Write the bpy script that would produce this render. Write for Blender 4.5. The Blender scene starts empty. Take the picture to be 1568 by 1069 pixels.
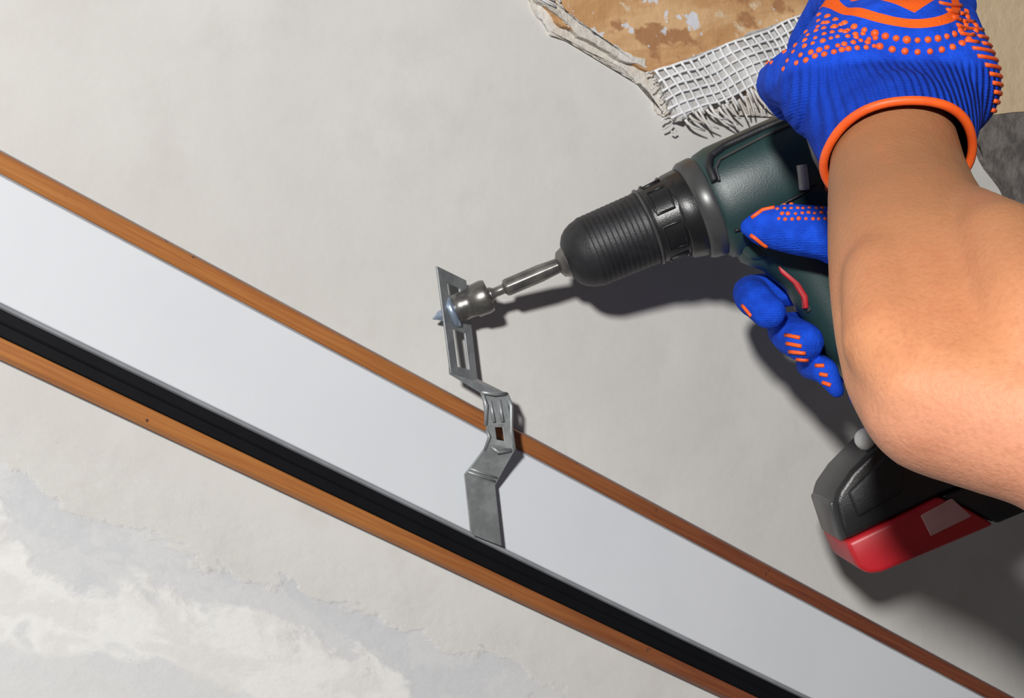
import bpy, bmesh, math, random
from mathutils import Vector, Matrix, noise
from mathutils.bvhtree import BVHTree
random.seed(4)
scene = bpy.context.scene
scene.view_settings.view_transform = 'Standard'
COL = scene.collection

# ------------------------------------------------------------------ materials
def newmat(name):
    m = bpy.data.materials.new(name); m.use_nodes = True
    nt = m.node_tree; b = nt.nodes['Principled BSDF']
    return m, nt, b
def N(nt, typ, **kw):
    n = nt.nodes.new(typ)
    for k, v in kw.items(): setattr(n, k, v)
    return n
def math_(nt, op, a, b=None, c=None):
    n = nt.nodes.new('ShaderNodeMath'); n.operation = op
    for i, x in enumerate((a, b, c)):
        if x is None: continue
        if isinstance(x, (int, float)): n.inputs[i].default_value = x
        else: nt.links.new(x, n.inputs[i])
    return n.outputs[0]
def mixc(nt, f, a, b):
    n = nt.nodes.new('ShaderNodeMix'); n.data_type = 'RGBA'
    def put(i, x):
        if isinstance(x, (int, float)): n.inputs[i].default_value = x
        elif isinstance(x, tuple): n.inputs[i].default_value = (*x[:3], 1)
        else: nt.links.new(x, n.inputs[i])
    put(0, f); put(6, a); put(7, b)
    return n.outputs[2]
def ramp(nt, f, lo, hi):
    n = nt.nodes.new('ShaderNodeMapRange'); n.interpolation_type = 'SMOOTHSTEP'
    n.inputs[1].default_value = lo; n.inputs[2].default_value = hi
    nt.links.new(f, n.inputs[0]); return n.outputs[0]
def noise_(nt, scale, detail=4, vec=None, rough=.55, dist=0):
    n = nt.nodes.new('ShaderNodeTexNoise'); n.inputs['Scale'].default_value = scale
    n.inputs['Detail'].default_value = detail; n.inputs['Roughness'].default_value = rough
    n.inputs['Distortion'].default_value = dist
    if vec is None:
        tc = nt.nodes.new('ShaderNodeTexCoord'); vec = tc.outputs['Object']
    nt.links.new(vec, n.inputs['Vector']); return n.outputs['Fac']
def bump(nt, b, h, dist, strength=.6):
    n = nt.nodes.new('ShaderNodeBump'); n.inputs['Distance'].default_value = dist
    n.inputs['Strength'].default_value = strength
    nt.links.new(h, n.inputs['Height']); nt.links.new(n.outputs[0], b.inputs['Normal'])
def simple(name, col, rough=.5, metal=0, c2=None, nscale=30, bscale=None, bdist=.0005, spec=None, bstr=.6):
    m, nt, b = newmat(name)
    b.inputs['Roughness'].default_value = rough; b.inputs['Metallic'].default_value = metal
    if spec is not None: b.inputs['Specular IOR Level'].default_value = spec
    if c2 is None: c2 = tuple(x*.8 for x in col)
    f = ramp(nt, noise_(nt, nscale), .35, .65)
    nt.links.new(mixc(nt, f, col, c2), b.inputs['Base Color'])
    if bscale: bump(nt, b, noise_(nt, bscale, 3), bdist, bstr)
    return m

def stretched(nt, ang, sx, sz):
    tc = N(nt, 'ShaderNodeTexCoord'); mp = N(nt, 'ShaderNodeMapping')
    mp.vector_type = 'TEXTURE'
    mp.inputs['Rotation'].default_value = (0, ang, 0)
    mp.inputs['Scale'].default_value = (sx, 1, sz)
    nt.links.new(tc.outputs['Object'], mp.inputs['Vector'])
    return mp.outputs[0]

def wall_mat():
    m, nt, b = newmat('plaster'); b.inputs['Roughness'].default_value = .75
    b.inputs['Specular IOR Level'].default_value = .2
    tc = N(nt, 'ShaderNodeTexCoord'); sp = N(nt, 'ShaderNodeSeparateXYZ')
    nt.links.new(tc.outputs['Object'], sp.inputs[0])
    X, Z = sp.outputs[0], sp.outputs[2]
    base = mixc(nt, ramp(nt, noise_(nt, 4, 5), .3, .7), (.595, .580, .55), (.67, .66, .635))
    base = mixc(nt, math_(nt, 'MULTIPLY', ramp(nt, noise_(nt, 18, 5, None, .65), .48, .72), .45), base, (.56, .54, .51))
    # smeared filler below the frame
    w = math_(nt, 'ADD', math_(nt, 'MULTIPLY', X, .51), math_(nt, 'MULTIPLY', Z, .893))
    vec = stretched(nt, math.radians(30), 1.0, .55)
    n1 = noise_(nt, 8, 4, vec, .55, .3)
    n2 = noise_(nt, 22, 4, vec, .6, .4)
    wd_ = math_(nt, 'ADD', w, math_(nt, 'MULTIPLY', math_(nt, 'SUBTRACT', n1, .5), .15))
    wd_ = math_(nt, 'ADD', wd_, math_(nt, 'MULTIPLY', math_(nt, 'SUBTRACT', n2, .5), .05))
    g1 = math_(nt, 'MULTIPLY', ramp(nt, wd_, -.229, -.236), ramp(nt, wd_, -.286, -.272))
    g2 = math_(nt, 'MULTIPLY', ramp(nt, wd_, -.328, -.338), .7)
    wht = math_(nt, 'MULTIPLY', ramp(nt, wd_, -.225, -.255), .9)
    warm = mixc(nt, ramp(nt, n2, .45, .6), (.79, .785, .765), (.72, .705, .68))
    patch = mixc(nt, wht, base, warm)
    grey = mixc(nt, ramp(nt, n2, .45, .55), (.565, .574, .590), (.62, .624, .63))
    patch = mixc(nt, math_(nt, 'MULTIPLY', math_(nt, 'MAXIMUM', g1, g2), .85), patch, grey)
    dirt = ramp(nt, noise_(nt, 34, 5, vec, .7), .66, .70)
    patch = mixc(nt, math_(nt, 'MULTIPLY', dirt, .5), patch, (.46, .43, .42))
    mask = math_(nt, 'MULTIPLY', ramp(nt, X, .12, -.02), ramp(nt, w, -.19, -.21))
    col = mixc(nt, mask, base, patch)
    vo = N(nt, 'ShaderNodeTexVoronoi'); vo.inputs['Scale'].default_value = 9
    nt.links.new(tc.outputs['Object'], vo.inputs['Vector'])
    sk = math_(nt, 'LESS_THAN', vo.outputs['Distance'], .022)
    col = mixc(nt, sk, col, (.3, .28, .26))
    nt.links.new(col, b.inputs['Base Color'])
    h = math_(nt, 'ADD', noise_(nt, 22, 5), math_(nt, 'MULTIPLY', noise_(nt, 6, 3, vec), 1.2))
    h = math_(nt, 'ADD', h, math_(nt, 'MULTIPLY', math_(nt, 'MULTIPLY', g1, mask), -.6))
    h = math_(nt, 'ADD', h, math_(nt, 'MULTIPLY', math_(nt, 'MULTIPLY', noise_(nt, 60, 5, vec), mask), .8))
    bump(nt, b, h, .002, .45)
    return m

def wood_trim_mat():
    m, nt, b = newmat('brown_laminate'); b.inputs['Roughness'].default_value = .45
    vec = stretched(nt, math.radians(29), 1.0, .03)
    f = noise_(nt, 14, 5, vec, .6)
    tc = N(nt, 'ShaderNodeTexCoord'); sp = N(nt, 'ShaderNodeSeparateXYZ')
    nt.links.new(tc.outputs['Object'], sp.inputs[0])
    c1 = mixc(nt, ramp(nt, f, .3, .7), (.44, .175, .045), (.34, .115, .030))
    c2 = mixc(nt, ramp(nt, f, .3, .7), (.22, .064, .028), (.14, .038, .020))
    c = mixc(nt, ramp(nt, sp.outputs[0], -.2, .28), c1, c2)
    c = mixc(nt, ramp(nt, noise_(nt, 120, 3), .68, .74), c, (.10, .04, .02))
    nt.links.new(c, b.inputs['Base Color'])
    return m

def beam_mat():
    m, nt, b = newmat('timber_with_plaster_stains'); b.inputs['Roughness'].default_value = .7
    vec = stretched(nt, math.radians(-20), 1, .3)
    f = noise_(nt, 12, 6, vec, .6, .6)
    c = mixc(nt, ramp(nt, f, .35, .65), (.52, .28, .12), (.68, .43, .22))
    st2 = ramp(nt, noise_(nt, 22, 5, stretched(nt, .2, .8, .6), .6), .54, .62)
    c = mixc(nt, st2, c, (.40, .20, .09))
    st3 = ramp(nt, noise_(nt, 14, 5, stretched(nt, .5, .8, .6), .6), .60, .66)
    c = mixc(nt, st3, c, (.70, .57, .40))
    st = ramp(nt, noise_(nt, 48, 4, None, .6), .60, .64)
    c = mixc(nt, st, c, (.66, .66, .70))
    tc = N(nt, 'ShaderNodeTexCoord'); sp = N(nt, 'ShaderNodeSeparateXYZ')
    nt.links.new(tc.outputs['Object'], sp.inputs[0])
    c = mixc(nt, ramp(nt, sp.outputs[0], .28, .4), c, mixc(nt, f, (.62, .46, .28), (.72, .57, .38)))
    nt.links.new(c, b.inputs['Base Color'])
    bump(nt, b, noise_(nt, 60, 5), .003, .6)
    return m

def glove_mat(name, logo):
    m, nt, b = newmat(name); b.inputs['Roughness'].default_value = .85
    b.inputs['Specular IOR Level'].default_value = .15
    tc = N(nt, 'ShaderNodeTexCoord'); sp = N(nt, 'ShaderNodeSeparateXYZ')
    nt.links.new(tc.outputs['Object'], sp.inputs[0])
    X, Y, Z = sp.outputs
    col = mixc(nt, ramp(nt, noise_(nt, 90, 3), .3, .7), (.010, .080, .68), (.007, .055, .50))
    knit = N(nt, 'ShaderNodeTexWave'); knit.inputs['Scale'].default_value = 190; knit.bands_direction = 'Z'
    knit.inputs['Distortion'].default_value = 2
    nt.links.new(tc.outputs['Object'], knit.inputs['Vector'])
    h = math_(nt, 'ADD', noise_(nt, 600, 3), math_(nt, 'MULTIPLY', knit.outputs['Fac'], .2))
    if logo:
        rib = N(nt, 'ShaderNodeTexWave'); rib.inputs['Scale'].default_value = 75; rib.bands_direction = 'X'
        nt.links.new(tc.outputs['Object'], rib.inputs['Vector'])
        cm = ramp(nt, Z, .160, .152)
        ribf = math_(nt, 'MULTIPLY', rib.outputs['Fac'], cm)
        h = math_(nt, 'ADD', h, math_(nt, 'MULTIPLY', ribf, 1.6))
        col = mixc(nt, math_(nt, 'MULTIPLY', cm, .55), col, (.004, .025, .28))
        dx = math_(nt, 'SUBTRACT', X, .222); dz = math_(nt, 'SUBTRACT', Z, .203)
        e = math_(nt, 'SQRT', math_(nt, 'ADD', math_(nt, 'POWER', math_(nt, 'ABSOLUTE', math_(nt, 'DIVIDE', dx, .037)), 2),
                                    math_(nt, 'POWER', math_(nt, 'ABSOLUTE', math_(nt, 'DIVIDE', dz, .027)), 2)))
        ring = math_(nt, 'MULTIPLY', math_(nt, 'GREATER_THAN', e, .80), math_(nt, 'LESS_THAN', e, 1.0))
        dia = math_(nt, 'LESS_THAN', math_(nt, 'ADD', math_(nt, 'DIVIDE', math_(nt, 'ABSOLUTE', dx), .025),
                    math_(nt, 'DIVIDE', math_(nt, 'ABSOLUTE', dz), .0175)), 1)
        lg = math_(nt, 'MAXIMUM', ring, dia)
        lg = math_(nt, 'MULTIPLY', lg, math_(nt, 'LESS_THAN', Y, -.21))
        col = mixc(nt, lg, col, (.90, .12, .012))
    nt.links.new(col, b.inputs['Base Color'])
    bump(nt, b, h, .0012, .7)
    return m

def skin_mat():
    m, nt, b = newmat('skin'); b.inputs['Roughness'].default_value = .52
    b.inputs['Specular IOR Level'].default_value = .28
    b.inputs['Subsurface Weight'].default_value = .08
    b.inputs['Subsurface Radius'].default_value = (.01, .004, .002)
    b.inputs['Subsurface Scale'].default_value = .4
    f = noise_(nt, 12, 5, None, .6)
    c = mixc(nt, ramp(nt, f, .3, .7), (.70, .315, .155), (.57, .235, .110))
    tc = N(nt, 'ShaderNodeTexCoord'); sp = N(nt, 'ShaderNodeSeparateXYZ')
    nt.links.new(tc.outputs['Object'], sp.inputs[0])
    c = mixc(nt, ramp(nt, sp.outputs[2], .005, .09), c, (.35, .158, .072))      # darker towards the wrist
    c = mixc(nt, math_(nt, 'MULTIPLY', ramp(nt, sp.outputs[2], .0, -.04), .6), c, (.72, .32, .21))
    c = mixc(nt, math_(nt, 'MULTIPLY', ramp(nt, noise_(nt, 40, 5, None, .7), .50, .7), .30), c, (.48, .16, .08))
    c = mixc(nt, math_(nt, 'MULTIPLY', ramp(nt, noise_(nt, 420, 3, None, .6), .45, .65), .14), c, (.30, .11, .05))
    nt.links.new(c, b.inputs['Base Color'])
    bump(nt, b, math_(nt, 'ADD', noise_(nt, 450, 4), noise_(nt, 45, 4)), .0008, .5)
    return m

M = dict(
 wall=wall_mat(), trim=wood_trim_mat(), beam=beam_mat(), skin=skin_mat(),
 white=simple('white_pvc', (.68, .70, .73), .5, 0, (.655, .68, .71), 9, 60, .0004, .3, .3),
 greylip=simple('grey_lip', (.28, .29, .31), .4),
 gasket=simple('black_gasket', (.004, .0045, .006), .6, 0, None, 30, None, .001, .2),
 steel=simple('zinc_steel', (.36, .38, .385), .45, .45, (.25, .265, .27), 60, 200, .0002),
 steel_d=simple('dull_steel', (.27, .26, .24), .33, .75, (.15, .145, .14), 70),
 zinc=simple('blue_zinc', (.42, .52, .66), .3, .6),
 green=simple('dark_green_plastic', (.018, .046, .045), .40, 0, (.013, .036, .036), 20, 900, .0002),
 black=simple('black_plastic', (.015, .015, .016), .34, 0, (.010, .010, .011), 40, 800, .0002),
 rubber=simple('black_rubber', (.016, .017, .020), .5, 0, (.010, .010, .012), 90, 600, .0003),
 collar=simple('grey_housing', (.065, .067, .067), .34, .2),
 red=simple('red_plastic', (.50, .014, .024), .42, 0, (.42, .012, .018), 30),
 label=simple('label', (.60, .33, .33), .5),
 silverlab=simple('silver_label', (.45, .45, .45), .4),
 orange=simple('orange_rubber', (.90, .12, .012), .5, 0, (.82, .095, .01), 80),
 mesh=simple('fibreglass', (.85, .85, .86), .7, 0, (.74, .74, .75), 40),
 frayed=simple('frayed_strand', (.48, .44, .40), .8, 0, (.74, .72, .70), 60),
 filler=simple('filler', (.66, .655, .65), .85, 0, (.46, .44, .42), 60, 90, .003),
 lip=simple('torn_plaster', (.68, .655, .61), .85, 0, (.60, .55, .48), 50, 120, .004),
 concrete=simple('rough_concrete', (.20, .18, .165), .95, 0, (.10, .09, .085), 60, 120, .004),
 pearl=simple('clear_lens', (.8, .8, .78), .12),
 gloveA=glove_mat('knit_glove_printed', True), gloveB=glove_mat('knit_glove', False),
)

# ------------------------------------------------------------------ helpers
def obj(name, bm, mat, parent=None, smooth=True, mods=()):
    me = bpy.data.meshes.new(name)
    bmesh.ops.recalc_face_normals(bm, faces=bm.faces)
    bm.to_mesh(me); bm.free()
    o = bpy.data.objects.new(name, me); COL.objects.link(o)
    if mat: me.materials.append(mat)
    if smooth:
        for p in me.polygons: p.use_smooth = True
    if parent: o.parent = parent
    return o
def bevel(o, w, seg=2, ang=35):
    b = o.modifiers.new('bevel', 'BEVEL'); b.width = w; b.segments = seg; b.limit_method = 'ANGLE'; b.angle_limit = math.radians(ang)
    b.harden_normals = False
    return o
def empty(name):
    e = bpy.data.objects.new(name, None); COL.objects.link(e); e.empty_display_size = .05; return e
def hullsph(bm, pts, sub=2):
    """convex hull around spheres (x,y,z,r)"""
    t = bmesh.new()
    for (x, y, z, r) in pts:
        bmesh.ops.create_icosphere(t, subdivisions=sub, radius=r, matrix=Matrix.Translation((x, y, z)))
    res = bmesh.ops.convex_hull(t, input=t.verts[:])
    kill = list({v for v in t.verts if not v.link_faces})
    inner = [g for g in res['geom_interior'] if isinstance(g, bmesh.types.BMVert)]
    bmesh.ops.delete(t, geom=list(set(kill + inner)), context='VERTS')
    me = bpy.data.meshes.new('t'); t.to_mesh(me); t.free(); bm.from_mesh(me); bpy.data.meshes.remove(me)
def chain(bm, pts, sub=2):
    for a, b in zip(pts, pts[1:]): hullsph(bm, [a, b], sub)
def fuse(bm, voxel, smooth_it):
    """voxel-fuse all parts to one continuous surface; returns bmesh"""
    o = obj('tmp', bm, None, smooth=False)
    r = o.modifiers.new('r', 'REMESH'); r.mode = 'VOXEL'; r.voxel_size = voxel
    s = o.modifiers.new('s', 'SMOOTH'); s.iterations = smooth_it; s.factor = .5
    dg = bpy.context.evaluated_depsgraph_get(); dg.update()
    ev = o.evaluated_get(dg); nb = bmesh.new(); nb.from_mesh(ev.to_mesh()); ev.to_mesh_clear()
    me = o.data; bpy.data.objects.remove(o); bpy.data.meshes.remove(me)
    return nb
def rings(bm, rs, cap=True):
    vr = [[bm.verts.new(p) for p in r] for r in rs]
    n = len(vr[0])
    for a, b in zip(vr, vr[1:]):
        for i in range(n):
            bm.faces.new((a[i], a[(i+1) % n], b[(i+1) % n], b[i]))
    if cap:
        bm.faces.new(vr[0][::-1]); bm.faces.new(vr[-1])
def tube(bm, pts, r, seg=6, closed=False):
    pts = [Vector(p) for p in pts]; n = len(pts); rs = []
    up = Vector((.13, -1, .21)).normalized()
    for i, p in enumerate(pts):
        if closed: d = (pts[(i+1) % n]-pts[i-1])
        else: d = pts[min(i+1, n-1)]-pts[max(i-1, 0)]
        d.normalize(); a = d.cross(up)
        if a.length < 1e-4: a = d.cross(Vector((1, 0, 0)))
        a.normalize(); b = d.cross(a)
        rr = r[i] if isinstance(r, (list, tuple)) else r
        rs.append([p+a*rr*math.cos(2*math.pi*j/seg)+b*rr*math.sin(2*math.pi*j/seg) for j in range(seg)])
    if closed: rs.append(rs[0])
    rings(bm, rs, cap=not closed)
    if closed: bmesh.ops.remove_doubles(bm, verts=bm.verts[:], dist=1e-6)

# ------------------------------------------------------------------ wall plane basis
TH = math.radians(28)
A = Vector((math.cos(TH), math.sin(TH), 0)); Zv = Vector((0, 0, 1)); NO = Vector((math.sin(TH), -math.cos(TH), 0))
O0 = Vector((0, .015, 0))
def W(x, z, h=0):   # x measured along global X, on the wall surface, raised by h
    return O0 + A*(x/math.cos(TH)) + Zv*z + NO*h

bm = bmesh.new()
c = [W(-1.6, -1.3), W(2.0, -1.3), W(2.0, 1.3), W(-1.6, 1.3)]
f = [bm.verts.new(p) for p in c]; g = [bm.verts.new(p-NO*.1) for p in c]
bm.faces.new(f); bm.faces.new(g[::-1])
for i in range(4): bm.faces.new((f[i], g[i], g[(i+1) % 4], f[(i+1) % 4]))
wall = obj('wall_back', bm, M['wall'], smooth=False)

# ------------------------------------------------------------------ window frame profile
al = math.atan(.572*math.cos(TH))
FD = A*math.cos(al)-Zv*math.sin(al); WD = A*math.sin(al)+Zv*math.cos(al)
frame = empty('window_frame')
def extr(name, prof, mat, bev=.0008):
    bm = bmesh.new()
    rs = []
    for s in (-1.25, -.6, 0, .6, 1.35):
        rs.append([O0+FD*s+WD*w+NO*h for (w, h) in prof])
    rings(bm, rs)
    o = obj(name, bm, mat, frame, smooth=False); bevel(o, bev, 2); return o
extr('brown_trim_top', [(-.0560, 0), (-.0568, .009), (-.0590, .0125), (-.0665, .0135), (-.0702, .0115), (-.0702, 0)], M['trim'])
extr('dark_edge_line', [(-.0553, 0), (-.0553, .0045), (-.0562, .0045), (-.0562, 0)], M['greylip'], .0001)
extr('inner_bead', [(-.0702, 0), (-.0702, .0112), (-.0716, .0112), (-.0716, 0)], M['greylip'], .0002)
extr('white_face', [(-.0716, 0), (-.0716, .0125), (-.0724, .0133), (-.1440, .0133), (-.1449, .0125), (-.1449, 0)], M['white'], .0003)
extr('grey_lip', [(-.1449, 0), (-.1449, .0145), (-.1456, .0152), (-.1475, .0150), (-.1485, .0125), (-.1485, 0)], M['greylip'], .0002)
extr('black_gasket', [(-.1485, 0), (-.1485, .0105), (-.1550, .0100), (-.1560, .0106), (-.1568, .0096), (-.1635, .0098), (-.1643, .009), (-.1645, 0)], M['gasket'], .0004)
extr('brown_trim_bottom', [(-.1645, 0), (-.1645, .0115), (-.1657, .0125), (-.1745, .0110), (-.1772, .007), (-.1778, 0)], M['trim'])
extr('dark_edge_line_bottom', [(-.1778, 0), (-.1778, .0035), (-.1784, .003), (-.1784, 0)], M['greylip'], .0001)

# ------------------------------------------------------------------ timber, torn plaster, fibreglass mesh, concrete
def jag(pts, amp, n=7, seed=0):
    out = []
    for i in range(len(pts)):
        a = pts[i]; b = pts[(i+1) % len(pts)]
        L = math.hypot(b[0]-a[0], b[1]-a[1]); k = n if L < .25 else n*3
        for j in range(k):
            t = j/k; x = a[0]+(b[0]-a[0])*t; z = a[1]+(b[1]-a[1])*t
            v = noise.noise_vector(Vector((x*60+seed, z*60, seed)))+.5*noise.noise_vector(Vector((x*170+seed, z*170, seed)))
            out.append((x+v.x*amp, z+v.y*amp))
    return out
def slab(name, pts, h0, h1, mat, parent=None):
    bm = bmesh.new()
    lo = [bm.verts.new(W(x, z, h0)) for x, z in pts]; hi = [bm.verts.new(W(x, z, h1)) for x, z in pts]
    n = len(pts)
    for i in range(n): bm.faces.new((lo[i], lo[(i+1) % n], hi[(i+1) % n], hi[i]))
    bm.faces.new(hi); bm.faces.new(lo[::-1])
    bmesh.ops.triangulate(bm, faces=[f for f in bm.faces if len(f.verts) > 4])
    return obj(name, bm, mat, parent, smooth=False)
wood = [(-.10, .60), (-.05, .42), (.0085, .2884), (.0175, .2755), (.0288, .2691), (.0368, .2600), (.0531, .2545), (.0807, .2433), (.1121, .2309),
        (.14, .225), (.19, .225), (.33, .220), (.5159, .2366), (.95, .30), (.95, .60)]
slab('timber_beam', jag(wood, .0035, 8, 2), -.002, .008, M['beam'])
torn = [(-.11, .61), (-.06, .42), (.0045, .289), (.0125, .273), (.0230, .2655), (.0320, .2550), (.0490, .2485), (.0767, .2365), (.1061, .2240),
        (.118, .206), (.128, .196), (.16, .203), (.20, .212), (.33, .21), (.35, .22), (.2, .26), (.1, .27), (.02, .31), (-.08, .61)]
slab('torn_plaster_edge', jag(torn, .005, 8, 5), -.002, .003, M['lip'], wall)
torn2 = [(.008, .283), (.02, .2735), (.032, .268), (.040, .259), (.055, .2525), (.08, .242), (.108, .2305), (.106, .238), (.08, .2495), (.062, .2565), (.05, .265), (.036, .273), (.02, .283), (.012, .290)]
slab('plaster_flakes', jag(torn2, .0045, 8, 15), .002, .0092, M['lip'], wall)
slab('concrete_lintel', jag([(.43, .24), (.4525, .195), (.49, .15), (.5159, .125), (.95, .08), (.95, .31), (.5159, .2366)], .004, 6, 9), -.002, .007, M['concrete'], wall)

fm = empty('fibreglass_mesh')
Am, Bm, Dm = Vector((.1111, 0, .2306)), Vector((.2862, 0, .3151)), Vector((.1290, 0, .1930))
e1 = (Bm-Am); L1 = e1.length*1.5; e1.normalize(); e2 = (Dm-Am); L2 = e2.length*1.3; e2.normalize()
def mp(i, j):
    p = Am+e1*i+e2*j
    n = noise.noise_vector(Vector((i*22, j*22, 3)))
    n2 = noise.noise_vector(Vector((i*70, j*70, 8)))
    return W(p.x+n.x*.004+n2.x*.001, p.z+n.y*.004+n2.y*.001, .0135+.0045*n.z)
bm = bmesh.new(); sp = .0080
k = int(L1/sp)
for a in range(k):
    i = a*sp+.002
    end = L2*(.90+.14*random.random())-.004
    m_ = 12
    tube(bm, [mp(i+.012*q/m_, end*q/m_) for q in range(m_+1)], .0013, 5)
for b_ in range(int(L2*.80/sp)+1):
    j = b_*sp+.001
    tube(bm, [mp(.0+(L1)*q/60+random.uniform(0, .001), j) for q in range(61)], .0012, 5)
obj('woven_grid', bm, M['mesh'], fm)
bm = bmesh.new()
for a in range(int(k*1.5)):                       # frayed ends
    i = a*sp/1.5+.010+random.uniform(-.002, .002)
    st = L2*random.uniform(.78, .86); ln = random.uniform(.008, .026)
    d = random.uniform(-.004, .012)
    pts = [mp(i+d*(q/4)**2, st+ln*q/4)+NO*(.004*q/4) for q in range(5)]
    tube(bm, pts, [.0014, .0013, .0012, .0010, .0006], 5)
for a in range(10):
    j = a*sp*.7; ln = random.uniform(.003, .012)
    tube(bm, [mp(-ln*q/3, j+random.uniform(-.001, .001)) for q in range(4)], .0008, 5)
obj('frayed_strands', bm, M['frayed'], fm)
fp = [(Am+e1*.004+e2*.002), (Am+e1*L1+e2*.002), (Am+e1*L1+e2*L2*.78), (Am+e1*.1+e2*L2*.76), (Am+e1*.03+e2*L2*.78), (Am+e1*.004+e2*L2*.82)]
slab('filler_under_mesh', jag([(p.x, p.z) for p in fp], .006, 10, 7), .003, .0118, M['filler'], fm)
# scrap of the same mesh at the far corner of the opening
bm = bmesh.new()
for a in range(5):
    tube(bm, [W(.004+a*.006+.002*q, .303-.0030*a-.005*q+.002*math.sin(a+q), .010) for q in range(4)], .0011, 5)
    tube(bm, [W(.002+.008*q+a*.001, .300-.0045*a-.003*q, .0105) for q in range(4)], .0010, 5)
obj('mesh_scrap', bm, M['mesh'], fm)

# ------------------------------------------------------------------ anchor bracket
br = empty('anchor_bracket')
def ribbon(bm, L0, R0, L1_, R1, sb=(0, 1), tb=(0, 1), holes=()):
    vs = {}
    for i, s in enumerate(sb):
        l = L0.lerp(L1_, s); r = R0.lerp(R1, s)
        for j, t in enumerate(tb): vs[i, j] = bm.verts.new(l.lerp(r, t))
    for i in range(len(sb)-1):
        for j in range(len(tb)-1):
            if (i, j) in holes: continue
            bm.faces.new((vs[i, j], vs[i, j+1], vs[i+1, j+1], vs[i+1, j]))
V = Vector
E = [  # left edge, right edge down the strap (metres)
 (V((-.0563, -.050, .0616)), V((-.0356, -.018, .0526))),
 (V((-.0457, -.050, -.0182)), V((-.0270, -.018, -.0234))),
 (V((-.0227, -.038, -.0323)), V((-.0042, -.026, -.0340))),
 (V((-.0195, -.036, -.0575)), V((-.0012, -.030, -.0575))),
 (V((-.0178, -.034, -.0715)), V((.0016, -.030, -.0765))),
 (V((-.0362, -.0335, -.0945)), V((-.0131, -.0200, -.1045))),
 (V((-.0312, -.0320, -.1400)), V((-.0082, -.0190, -.1510)))]
bm = bmesh.new()
tb = (0, .28, .72, 1)
ribbon(bm, *E[0], *E[1], (0, .12, .25, .56, .92, 1), tb, {(1, 1), (3, 1)})
ribbon(bm, *E[1], *E[2])
ribbon(bm, *E[2], *E[3], (0, .35, .95, 1), (0, .35, .68, 1))
ribbon(bm, *E[3], *E[4], (0, .10, .7, 1), (0, .35, .65, 1), {(1, 1)})
ribbon(bm, *E[4], *E[5], (0, .5, 1), (0, 1))
ribbon(bm, *E[5], *E[6])
bmesh.ops.remove_doubles(bm, verts=bm.verts, dist=1e-5)
o = obj('perforated_strap', bm, M['steel'], br, smooth=False)
s = o.modifiers.new('s', 'SOLIDIFY'); s.thickness = .0016; s.offset = 0
bevel(o, .0004, 2, 50)
bm = bmesh.new()  # crimp ribs and clip teeth
def lr(k, t, s_): return E[k][0].lerp(E[k+1][0], s_).lerp(E[k][1].lerp(E[k+1][1], s_), t)
for s_ in (.80, .90): tube(bm, [lr(4, .05, s_)+V((0, -.001, 0)), lr(4, .5, s_)+V((0, -.0014, 0)), lr(4, .95, s_)+V((0, -.001, 0))], .0009)
tube(bm, [lr(2, 0, 0), lr(2, .06, .4)+V((.001, -.003, 0)), lr(2, 0, 1)], .0015)
tube(bm, [lr(2, 1, 0), lr(2, 1.08, .4)+V((.001, -.003, 0)), lr(3, 1, .2), lr(3, 1, 1)], .0016)
tube(bm, [lr(3, 0, .2), lr(3, .08, .6)+V((0, -.002, 0)), lr(4, .05, .2)], .0013)
tube(bm, [lr(2, .0, .0)+V((0, -.002, 0)), lr(2, .5, .08)+V((0, -.004, .001)), lr(2, 1, .0)+V((0, -.002, 0))], .0015)
tube(bm, [lr(2, .30, .25)+V((0, -.001, 0)), lr(2, .35, .9)+V((0, -.003, 0))], .0012)
tube(bm, [lr(2, .68, .2)+V((0, -.001, 0)), lr(2, .70, .9)+V((0, -.003, 0))], .0012)
tube(bm, [lr(4, .15, .05)+V((0, -.001, 0)), lr(4, .5, .15)+V((0, -.003, 0)), lr(4, .9, .02)+V((0, -.001, 0))], .0016)
obj('crimps', bm, M['steel'], br)

# ------------------------------------------------------------------ cordless drill
drill = empty('cordless_drill')
mu = .0004898
DX, DZ = -.04114, .03061
def D(s, y, t): return V((DX+(.9205*s-.3907*t)*mu, -.033-max(s, 0)*.000016+y*mu, DZ+(.3907*s+.9205*t)*mu))
def loft_s(name, secs, mat, seg=40, p=2.0, parent=drill):
    bm = bmesh.new(); rs = []
    for (s, ct, ry, rt) in secs:
        r = []
        for i in range(seg):
            a = 2*math.pi*i/seg; ca, sa = math.cos(a), math.sin(a)
            r.append(D(s, ry*math.copysign(abs(ca)**(2/p), ca), ct+rt*math.copysign(abs(sa)**(2/p), sa)))
        rs.append(r)
    rings(bm, rs); o = obj(name, bm, mat, parent); bevel(o, .0008, 2, 40); return o
def loft_t(name, secs, mat, seg=40, p=2.4, parent=drill):
    bm = bmesh.new(); rs = []
    for (t, cs, ry, rs_) in secs:
        r = []
        for i in range(seg):
            a = 2*math.pi*i/seg; ca, sa = math.cos(a), math.sin(a)
            r.append(D(cs+rs_*math.copysign(abs(ca)**(2/p), ca), ry*math.copysign(abs(sa)**(2/p), sa), t))
        rs.append(r)
    rings(bm, rs); o = obj(name, bm, mat, parent); bevel(o, .0008, 2, 40); return o
def prism(name, pts, y0, y1, mat, bev=.003, seg=3):
    bm = bmesh.new()
    a = [bm.verts.new(D(s, y0, t)) for s, t in pts]; b = [bm.verts.new(D(s, y1, t)) for s, t in pts]
    n = len(pts); bm.faces.new(a[::-1]); bm.faces.new(b)
    for i in range(n): bm.faces.new((a[i], a[(i+1) % n], b[(i+1) % n], b[i]))
    o = obj(name, bm, mat, drill, smooth=True); bevel(o, bev, seg, 25); return o
rr = lambda s, r: (s, 0, r, r)
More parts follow.
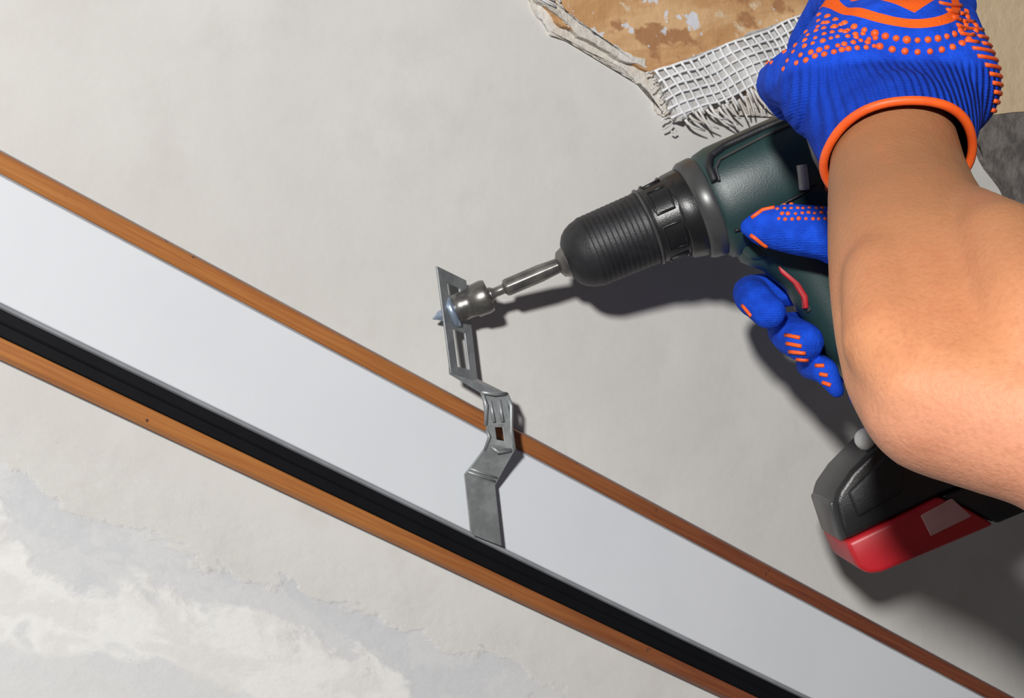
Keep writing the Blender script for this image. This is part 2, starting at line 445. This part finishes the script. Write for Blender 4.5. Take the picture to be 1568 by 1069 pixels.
# screw + socket + bit
loft_s('screw_tip', [rr(-42, 1), rr(-36, 4), rr(-30, 8), rr(-18, 8), rr(-12, 10)], M['zinc'])
loft_s('screw_washer', [rr(-14, 27), rr(-8, 28), rr(-5, 27), rr(-3, 22)], M['zinc'])
loft_s('hex_socket', [rr(-6, 20), rr(-4, 22), rr(10, 23), rr(14, 22), rr(24, 23), rr(28, 26), rr(46, 27), rr(53, 25), rr(54, 14), rr(55, 8)], M['steel_d'], 12)
loft_s('bit_shank', [rr(50, 8), rr(56, 12), rr(62, 8), rr(78, 8), rr(80, 13), rr(84, 14), rr(140, 14), rr(150, 13), rr(168, 12), rr(186, 12)], M['steel_d'], 8)
# chuck
loft_s('chuck_jaw_nose', [rr(168, 12), rr(172, 20), rr(183, 25), rr(190, 26)], M['steel_d'])
ch = [rr(181, 20), rr(184, 30), rr(190, 40), rr(198, 47), rr(208, 52), rr(218, 54.5)]
for q in range(11):
    s0 = 222+q*8; ch += [rr(s0, 56.2+q*.12), rr(s0+3.5, 56.4+q*.12), rr(s0+4.5, 55.9+q*.12), rr(s0+7, 55.9+q*.12)]
ch += [rr(312, 58), rr(316, 58), rr(318, 55)]
loft_s('chuck_sleeve', ch, M['rubber'], 48)
loft_s('chuck_ring', [rr(316, 60), rr(317, 62), rr(320, 62), rr(322, 59)], M['collar'], 48)
loft_s('chuck_rear_sleeve', [rr(320, 58), rr(326, 60), rr(340, 61), rr(360, 62), rr(366, 63), rr(374, 64)], M['black'], 48)
loft_s('torque_collar', [(362, -2, 64, 66), (366, -3, 66, 68), (392, -5, 70, 72), (396, -5, 68, 70)], M['black'], 12, 2)
loft_s('gearbox_collar', [(388, -5, 72, 74), (394, -5, 76, 78), (410, -6, 78, 80), (416, -6, 77, 79), (418, -6, 70, 72)], M['collar'], 48)
bm = bmesh.new()
for q in range(6):                      # raised flats on the rear sleeve
    a0 = 2*math.pi*q/6+.2
    for (sa, sb) in ((330, 358),):
        loop = []
        for k_ in range(5): 
            a = a0+.7*k_/4; loop.append(D(sa, 61*math.cos(a), 61*math.sin(a)))
        for k_ in range(4, -1, -1):
            a = a0+.7*k_/4; loop.append(D(sb, 63*math.cos(a), 63*math.sin(a)))
        tube(bm, loop, .0011, 6, closed=True)
obj('sleeve_ribs', bm, M['black'], drill)
# housing
loft_s('motor_housing', [(414, -8, 70, 76), (422, -10, 74, 84), (440, -10, 77, 88), (500, -8, 79, 87), (560, -4, 79, 84), (620, -2, 78, 81),
        (660, -2, 77, 79), (664, -2, 74, 76), (668, -2, 77, 79), (700, -2, 74, 76), (722, -2, 64, 66), (734, -2, 46, 48), (738, -2, 20, 20)], M['green'], 56, 2.3)
def onbody(s, t, off=1.5): 
    q = min(.97, abs((t+6)/86)); return D(s, -(79*(1-q**2.3)**(1/2.3)+off), t)
def strip(name, pts, r, mat):
    bm = bmesh.new(); out = []
    for (a, b) in zip(pts, pts[1:]):
        for q in range(6): out.append(onbody(a[0]+(b[0]-a[0])*q/6, a[1]+(b[1]-a[1])*q/6))
    out.append(onbody(*pts[-1])); tube(bm, out, r, 8); return obj(name, bm, mat, drill)
strip('grip_trim', [(424, 20), (426, 44), (436, 58), (460, 64), (520, 66), (640, 64)], .0030, M['rubber'])
strip('grip_trim_highlight', [(430, 18), (434, 38), (446, 48), (520, 54), (600, 54)], .0011, M['collar'])  # highlight along the trim, put in as a thin grey line
strip('housing_seam', [(424, -58), (450, -62), (500, -50), (560, -45)], .0012, M['black'])
strip('vent_slot', [(580, 40), (574, -5), (576, -34)], .0036, M['silverlab'])
strip('vent_slot_b', [(598, 40), (592, -5), (598, -34)], .0042, M['black'])
strip('speed_label', [(549, -8), (540, -42)], .0040, M['silverlab'])
strip('gear_button', [(570, -52), (592, -52)], .003, M['orange'])
# handle
loft_t('pistol_grip', [(-40, 508, 60, 78), (-80, 508, 58, 84), (-105, 508, 52, 80), (-130, 520, 46, 66), (-170, 530, 43, 56), (-260, 540, 42, 55),
        (-350, 562, 42, 55), (-420, 582, 46, 62), (-450, 590, 52, 74)], M['green'])
loft_t('grip_rubber', [(-120, 552, 46, 46), (-170, 562, 46, 45), (-260, 572, 45, 45), (-350, 592, 45, 45), (-420, 608, 46, 50)], M['rubber'])
prism('trigger_guard_front', [(424, -70), (520, -70), (520, -118), (470, -122), (436, -108)], -44, 44, M['green'], .006)
prism('trigger', [(452, -118), (474, -122), (486, -150), (492, -190), (484, -214), (500, -214), (512, -180), (512, -120)], -30, 30, M['rubber'], .003)
prism('trigger_red_edge', [(470, -128), (480, -140), (490, -165), (494, -190), (488, -208), (481, -207), (485, -190), (481, -165), (470, -143)], -34, 34, M['red'], .001)
# foot and battery
prism('battery_foot', [(401, -484), (414, -470), (442, -452), (509, -424), (560, -410), (660, -412), (760, -440), (790, -470), (790, -540), (548, -536), (395, -545), (395, -520)], -72, 72, M['black'], .005)
prism('foot_edge_highlight', [(396, -486), (406, -482), (402, -545), (391, -545)], -60, 60, M['collar'], .002)  # grey strip stands in for the highlight down the foot's front edge
prism('foot_side_panel', [(425, -478), (500, -448), (520, -470), (500, -510), (425, -520)], -76, -60, M['rubber'], .003)
prism('battery_red', [(394, -545), (470, -541), (546, -536), (576, -566), (606, -606), (427, -607), (408, -602), (396, -588)], -76, 76, M['red'], .004)
prism('battery_black', [(548, -537), (790, -540), (790, -598), (775, -606), (608, -606), (578, -567)], -75, 75, M['black'], .003)
prism('battery_label', [(510, -550), (562, -545), (578, -580), (512, -584)], -78, -70, M['label'], .0008)
bm = bmesh.new(); c0 = D(486, -50, -420)
bmesh.ops.create_uvsphere(bm, u_segments=24, v_segments=16, radius=.0082, matrix=Matrix.Translation(c0))
obj('work_light_lens', bm, M['pearl'], drill)
loft_t('lens_mount', [(-414, 490, 18, 10), (-446, 496, 24, 20)], M['rubber']).location = (0, -.014, 0)

# ------------------------------------------------------------------ person: arms
person = empty('person_arms')
bm = bmesh.new()
armA = [(.2150, -.275, .1411, .030), (.2085, -.300, .1141, .0330), (.2045, -.320, .0890, .0360), (.2018, -.340, .0700, .0385), (.1995, -.362, .0520, .0415),
        (.1972, -.384, .0320, .0438), (.1945, -.404, .0120, .0440), (.1912, -.424, -.0060, .0420), (.1878, -.444, -.0195, .0370)]
chain(bm, armA, 3)
hullsph(bm, [(.1878, -.444, -.0195, .0365), (.1715, -.446, -.0255, .0200), (.1960, -.424, .002, .038)], 3)
chain(bm, [(.1878, -.444, -.0195, .0370), (.2261, -.466, -.0322, .0365), (.3013, -.475, -.0744, .043), (.43, -.47, -.145, .050), (.58, -.46, -.23, .054)], 3)
hullsph(bm, [(.225, -.42, .030, .024), (.2300, -.462, -.012, .028), (.215, -.40, .045, .026)], 3)
# forearm muscle bellies running down to the elbow
chain(bm, [(.1850, -.374, .060, .014), (.1735, -.408, .032, .0210), (.1665, -.438, .004, .0215), (.1710, -.456, -.016, .0185)], 3)
chain(bm, [(.218, -.384, .066, .014), (.219, -.426, .044, .0230), (.2170, -.456, .018, .0225), (.2110, -.470, -.006, .018)], 3)
chain(bm, [(.204, -.352, .088, .008), (.201, -.388, .060, .010)], 3)
nb = fuse(bm, .0028, 10)
obj('arm_front', nb, M['skin'], person)
bm = bmesh.new()
chain(bm, [(.292, -.025, .002, .024), (.320, -.035, 0, .027), (.36, -.055, -.01, .031), (.45, -.085, -.03, .038), (.56, -.12, -.06, .042), (.75, -.2, -.13, .048)])
nb = fuse(bm, .0035, 10)
obj('arm_rear', nb, M['skin'], person)

# ------------------------------------------------------------------ glove on the front arm (pressing the drill from behind)
def stamp_dots(name, bvh, pts, r, parent, mat=M['orange']):
    bm = bmesh.new()
    for p in pts:
        x, z = p[0], p[1]
        hit = bvh.ray_cast(V((x, -1.0, z)), V((0, 1, 0)))
        if hit[0] is None: continue
        rr_ = r*random.uniform(.8, 1.15)
        bmesh.ops.create_icosphere(bm, subdivisions=2, radius=rr_, matrix=Matrix.Translation(hit[0]+hit[1]*rr_*-.35))
    return obj(name, bm, mat, parent)
def stamp_lines(name, bvh, lines, r, parent):
    bm = bmesh.new()
    for ln in lines:
        pts = []
        for a, b in zip(ln, ln[1:]):
            for q in range(5):
                x = a[0]+(b[0]-a[0])*q/4; z = a[1]+(b[1]-a[1])*q/4
                h = bvh.ray_cast(V((x, -1, z)), V((0, 1, 0)))
                if h[0] is not None and (not pts or .0004 < (h[0]-pts[-1]).length < .02): pts.append(h[0]+h[1]*r*.1)
        if len(pts) > 2: tube(bm, pts, r, 6)
    return obj(name, bm, M['orange'], parent)
ga = empty('work_glove')
rc = V((.2080, -.310, .1040)); gdir = V((.004, .052, .064)).normalized()
bm = bmesh.new()
cs = rc-gdir*.012
hullsph(bm, [(cs.x, cs.y, cs.z, .0385), (rc.x+gdir.x*.01, rc.y+gdir.y*.01, rc.z+gdir.z*.01, .0400)], 3)
hullsph(bm, [(rc.x+gdir.x*.004, rc.y+gdir.y*.004, rc.z+gdir.z*.004, .0392), (.193, -.272, .140, .031), (.237, -.272, .140, .031)], 3)
hullsph(bm, [(.186, -.268, .150, .034), (.245, -.268, .149, .033), (.220, -.2, .220, .019), (.267, -.2, .213, .019)], 3)
hullsph(bm, [(.215, -.264, .166, .036), (.226, -.264, .166, .036), (.232, -.225, .207, .024), (.250, -.225, .205, .024)], 3)
# four fingers arching over the drill's back and a thumb on its side
for kx, kz, ex, ln in ((.214, .222, .205, .95), (.234, .224, .232, 1.05), (.254, .220, .258, 1.0), (.272, .212, .282, .85)):
    chain(bm, [(kx, -.205, kz, .0165), (kx+(ex-kx)*.4, -.205+.052*ln, kz+.006, .0145), (ex, -.115+.01*ln, kz-.010, .0130), (ex+.002, -.088, kz-.032*ln, .0115)])
chain(bm, [(.186, -.262, .150, .029), (.172, -.225, .163, .020), (.172, -.180, .170, .016), (.186, -.140, .166, .0135)])
nb = fuse(bm, .0018, 6)
bmesh.ops.bisect_plane(nb, geom=nb.verts[:]+nb.edges[:]+nb.faces[:], plane_co=rc, plane_no=gdir, clear_inner=True)
bv = BVHTree.FromBMesh(nb)
obj('glove_fabric', nb, M['gloveA'], ga)
bm = bmesh.new()
a_ = gdir.cross(V((0, 0, 1))).normalized(); b_ = gdir.cross(a_)
ring = []
for i in range(64):
    t = 2*math.pi*i/64; r_ = .0388+.0005*math.sin(5*t)
    ring.append(rc+a_*math.cos(t)*r_+b_*math.sin(t)*r_)
tube(bm, ring, .0025, 8, closed=True)
obj('orange_hem', bm, M['orange'], ga)
dots = []
for i in range(12):
    for j in range(9):
        x = .1500+i*.0044+(j % 2)*.0022+random.uniform(-.0007, .0007); z = .158+j*.0044+i*.0008+random.uniform(-.0007, .0007)
        if ((x-.222)/.045)**2+((z-.203)/.036)**2 > 1 and x < .20 and z-.158 > (x-.150)*-.6+.002: dots.append((x, z))
stamp_dots('grip_dots', bv, dots, .0018, ga)
row = []
for i in range(21):
    t = i/20; th = math.radians(192+t*156)
    row.append((.222+.043*math.cos(th), .203+.034*math.sin(th)))
for i in range(17):
    t = i/16; th = math.radians(205+t*130)
    row.append((.222+.049*math.cos(th), .203+.0405*math.sin(th)))
stamp_dots('grip_dots_row', bv, row, .0023, ga)
bm = bmesh.new()
for i in range(17):                       # printed stripes that wrap round the little-finger side
    z = .212-i*.0047
    ctr = V((.225, -.262, z)); pts = []
    lo_, hi_ = (34+i*.8, 92) if i < 11 else (46+(i-11)*3, 88)
    for q in range(9):
        ph = math.radians(lo_+(hi_-lo_)*q/8)
        d = V((math.sin(ph), -math.cos(ph), 0)); zz = z-.004*math.sin(ph*2)
        h = bv.ray_cast(V((ctr.x, ctr.y, zz))+d*.2, -d)
        if h[0] is not None and (not pts or .0003 < (h[0]-pts[-1]).length < .02): pts.append(h[0]+h[1]*.0002)
    if len(pts) > 3: 
        cut = random.randint(2, len(pts)-2) if i % 3 else 0
        if cut > 2 and len(pts)-cut > 3:
            tube(bm, pts[:cut], .0013, 6); tube(bm, pts[cut:], .0013, 6)
        else: tube(bm, pts, .0013, 6)
obj('grip_lines', bm, M['orange'], ga)

# ------------------------------------------------------------------ glove on the rear hand (gripping the handle)
gb = empty('work_glove')
bm = bmesh.new()
hullsph(bm, [(.290, -.045, .045, .021), (.302, -.040, -.030, .021), (.280, -.012, .045, .018), (.292, -.008, -.035, .018)])
chain(bm, [(.295, -.028, .004, .032), (.318, -.035, 0, .031), (.345, -.047, -.004, .033)])
chain(bm, [(.288, -.060, .045, .021), (.2591, -.090, .0658, .0205), (.2208, -.104, .0805, .0192), (.1960, -.100, .0845, .0182), (.1790, -.095, .0860, .0140), (.1685, -.092, .0865, .0070)])
chain(bm, [(.285, -.010, .045, .016), (.235, -.003, .050, .0145), (.184, -.014, .043, .0145), (.1800, -.045, .038, .0140), (.1815, -.060, .034, .0135), (.1865, -.070, .0270, .0130)])
chain(bm, [(.290, -.008, .015, .016), (.250, -.003, .016, .0145), (.2110, -.014, .014, .0145), (.2085, -.045, .010, .0150), (.2125, -.068, .0050, .0150)])
chain(bm, [(.294, -.008, -.012, .015), (.262, -.003, -.014, .0135), (.230, -.014, -.012, .0115), (.2260, -.045, -.013, .0110), (.2275, -.070, -.0160, .0098), (.2340, -.078, -.030, .0055)])
chain(bm, [(.296, -.008, -.038, .014), (.285, -.003, -.038, .0110), (.270, -.010, -.036, .0100), (.2680, -.045, -.036, .0100), (.2760, -.064, -.0360, .0095)])
nb = fuse(bm, .0016, 4)
bv = BVHTree.FromBMesh(nb)
obj('glove_fabric', nb, M['gloveB'], gb)
dots = []
for i in range(16):
    for j in range(4):
        dots.append((.185+i*.0044+(j % 2)*.0022+random.uniform(-.0006, .0006), .0900+j*.0040+random.uniform(-.0005, .0005)))
stamp_dots('grip_dots', bv, dots, .0016, gb)
stamp_lines('grip_lines', bv, [[(.1685, .092), (.176, .0975), (.184, .0990)], [(.168, .080), (.176, .074), (.183, .0700)],
    [(.199, .010), (.207, .008)], [(.199, .004), (.208, .002)], [(.201, -.002), (.211, -.003)], [(.204, -.007), (.214, -.008)],
    [(.220, -.012), (.225, -.012)], [(.222, -.018), (.227, -.019)], [(.224, -.024), (.229, -.026)], [(.169, .032), (.174, .024)]], .0016, gb)

# ------------------------------------------------------------------ light + world
wd = bpy.data.worlds.new('World'); scene.world = wd; wd.use_nodes = True
wd.node_tree.nodes['Background'].inputs[0].default_value = (.97, .98, 1, 1)
wd.node_tree.nodes['Background'].inputs[1].default_value = .07
ld = bpy.data.lights.new('flash_lamp', 'AREA'); ld.shape = 'DISK'; ld.size = .17; ld.energy = 71; ld.color = (1, .985, .965)
lo = bpy.data.objects.new('flash_lamp', ld); COL.objects.link(lo)
lo.location = (-.46, -2.45, .56)
lo.rotation_euler = (V((.0, .05, 0))-lo.location).to_track_quat('-Z', 'Y').to_euler()

cam = bpy.data.cameras.new('camera'); co = bpy.data.objects.new('camera', cam); COL.objects.link(co)
cam.lens = 45; cam.sensor_width = 36; cam.clip_start = .02
co.location = (0, -1, 0); co.rotation_euler = (math.radians(90), 0, 0)
scene.camera = co

# turn the whole site so that the wall is square to the world axes
bpy.context.view_layer.update()
R = Matrix.Rotation(-TH, 4, 'Z')
for o in scene.objects:
    if o.parent is None: o.matrix_world = R @ o.matrix_world
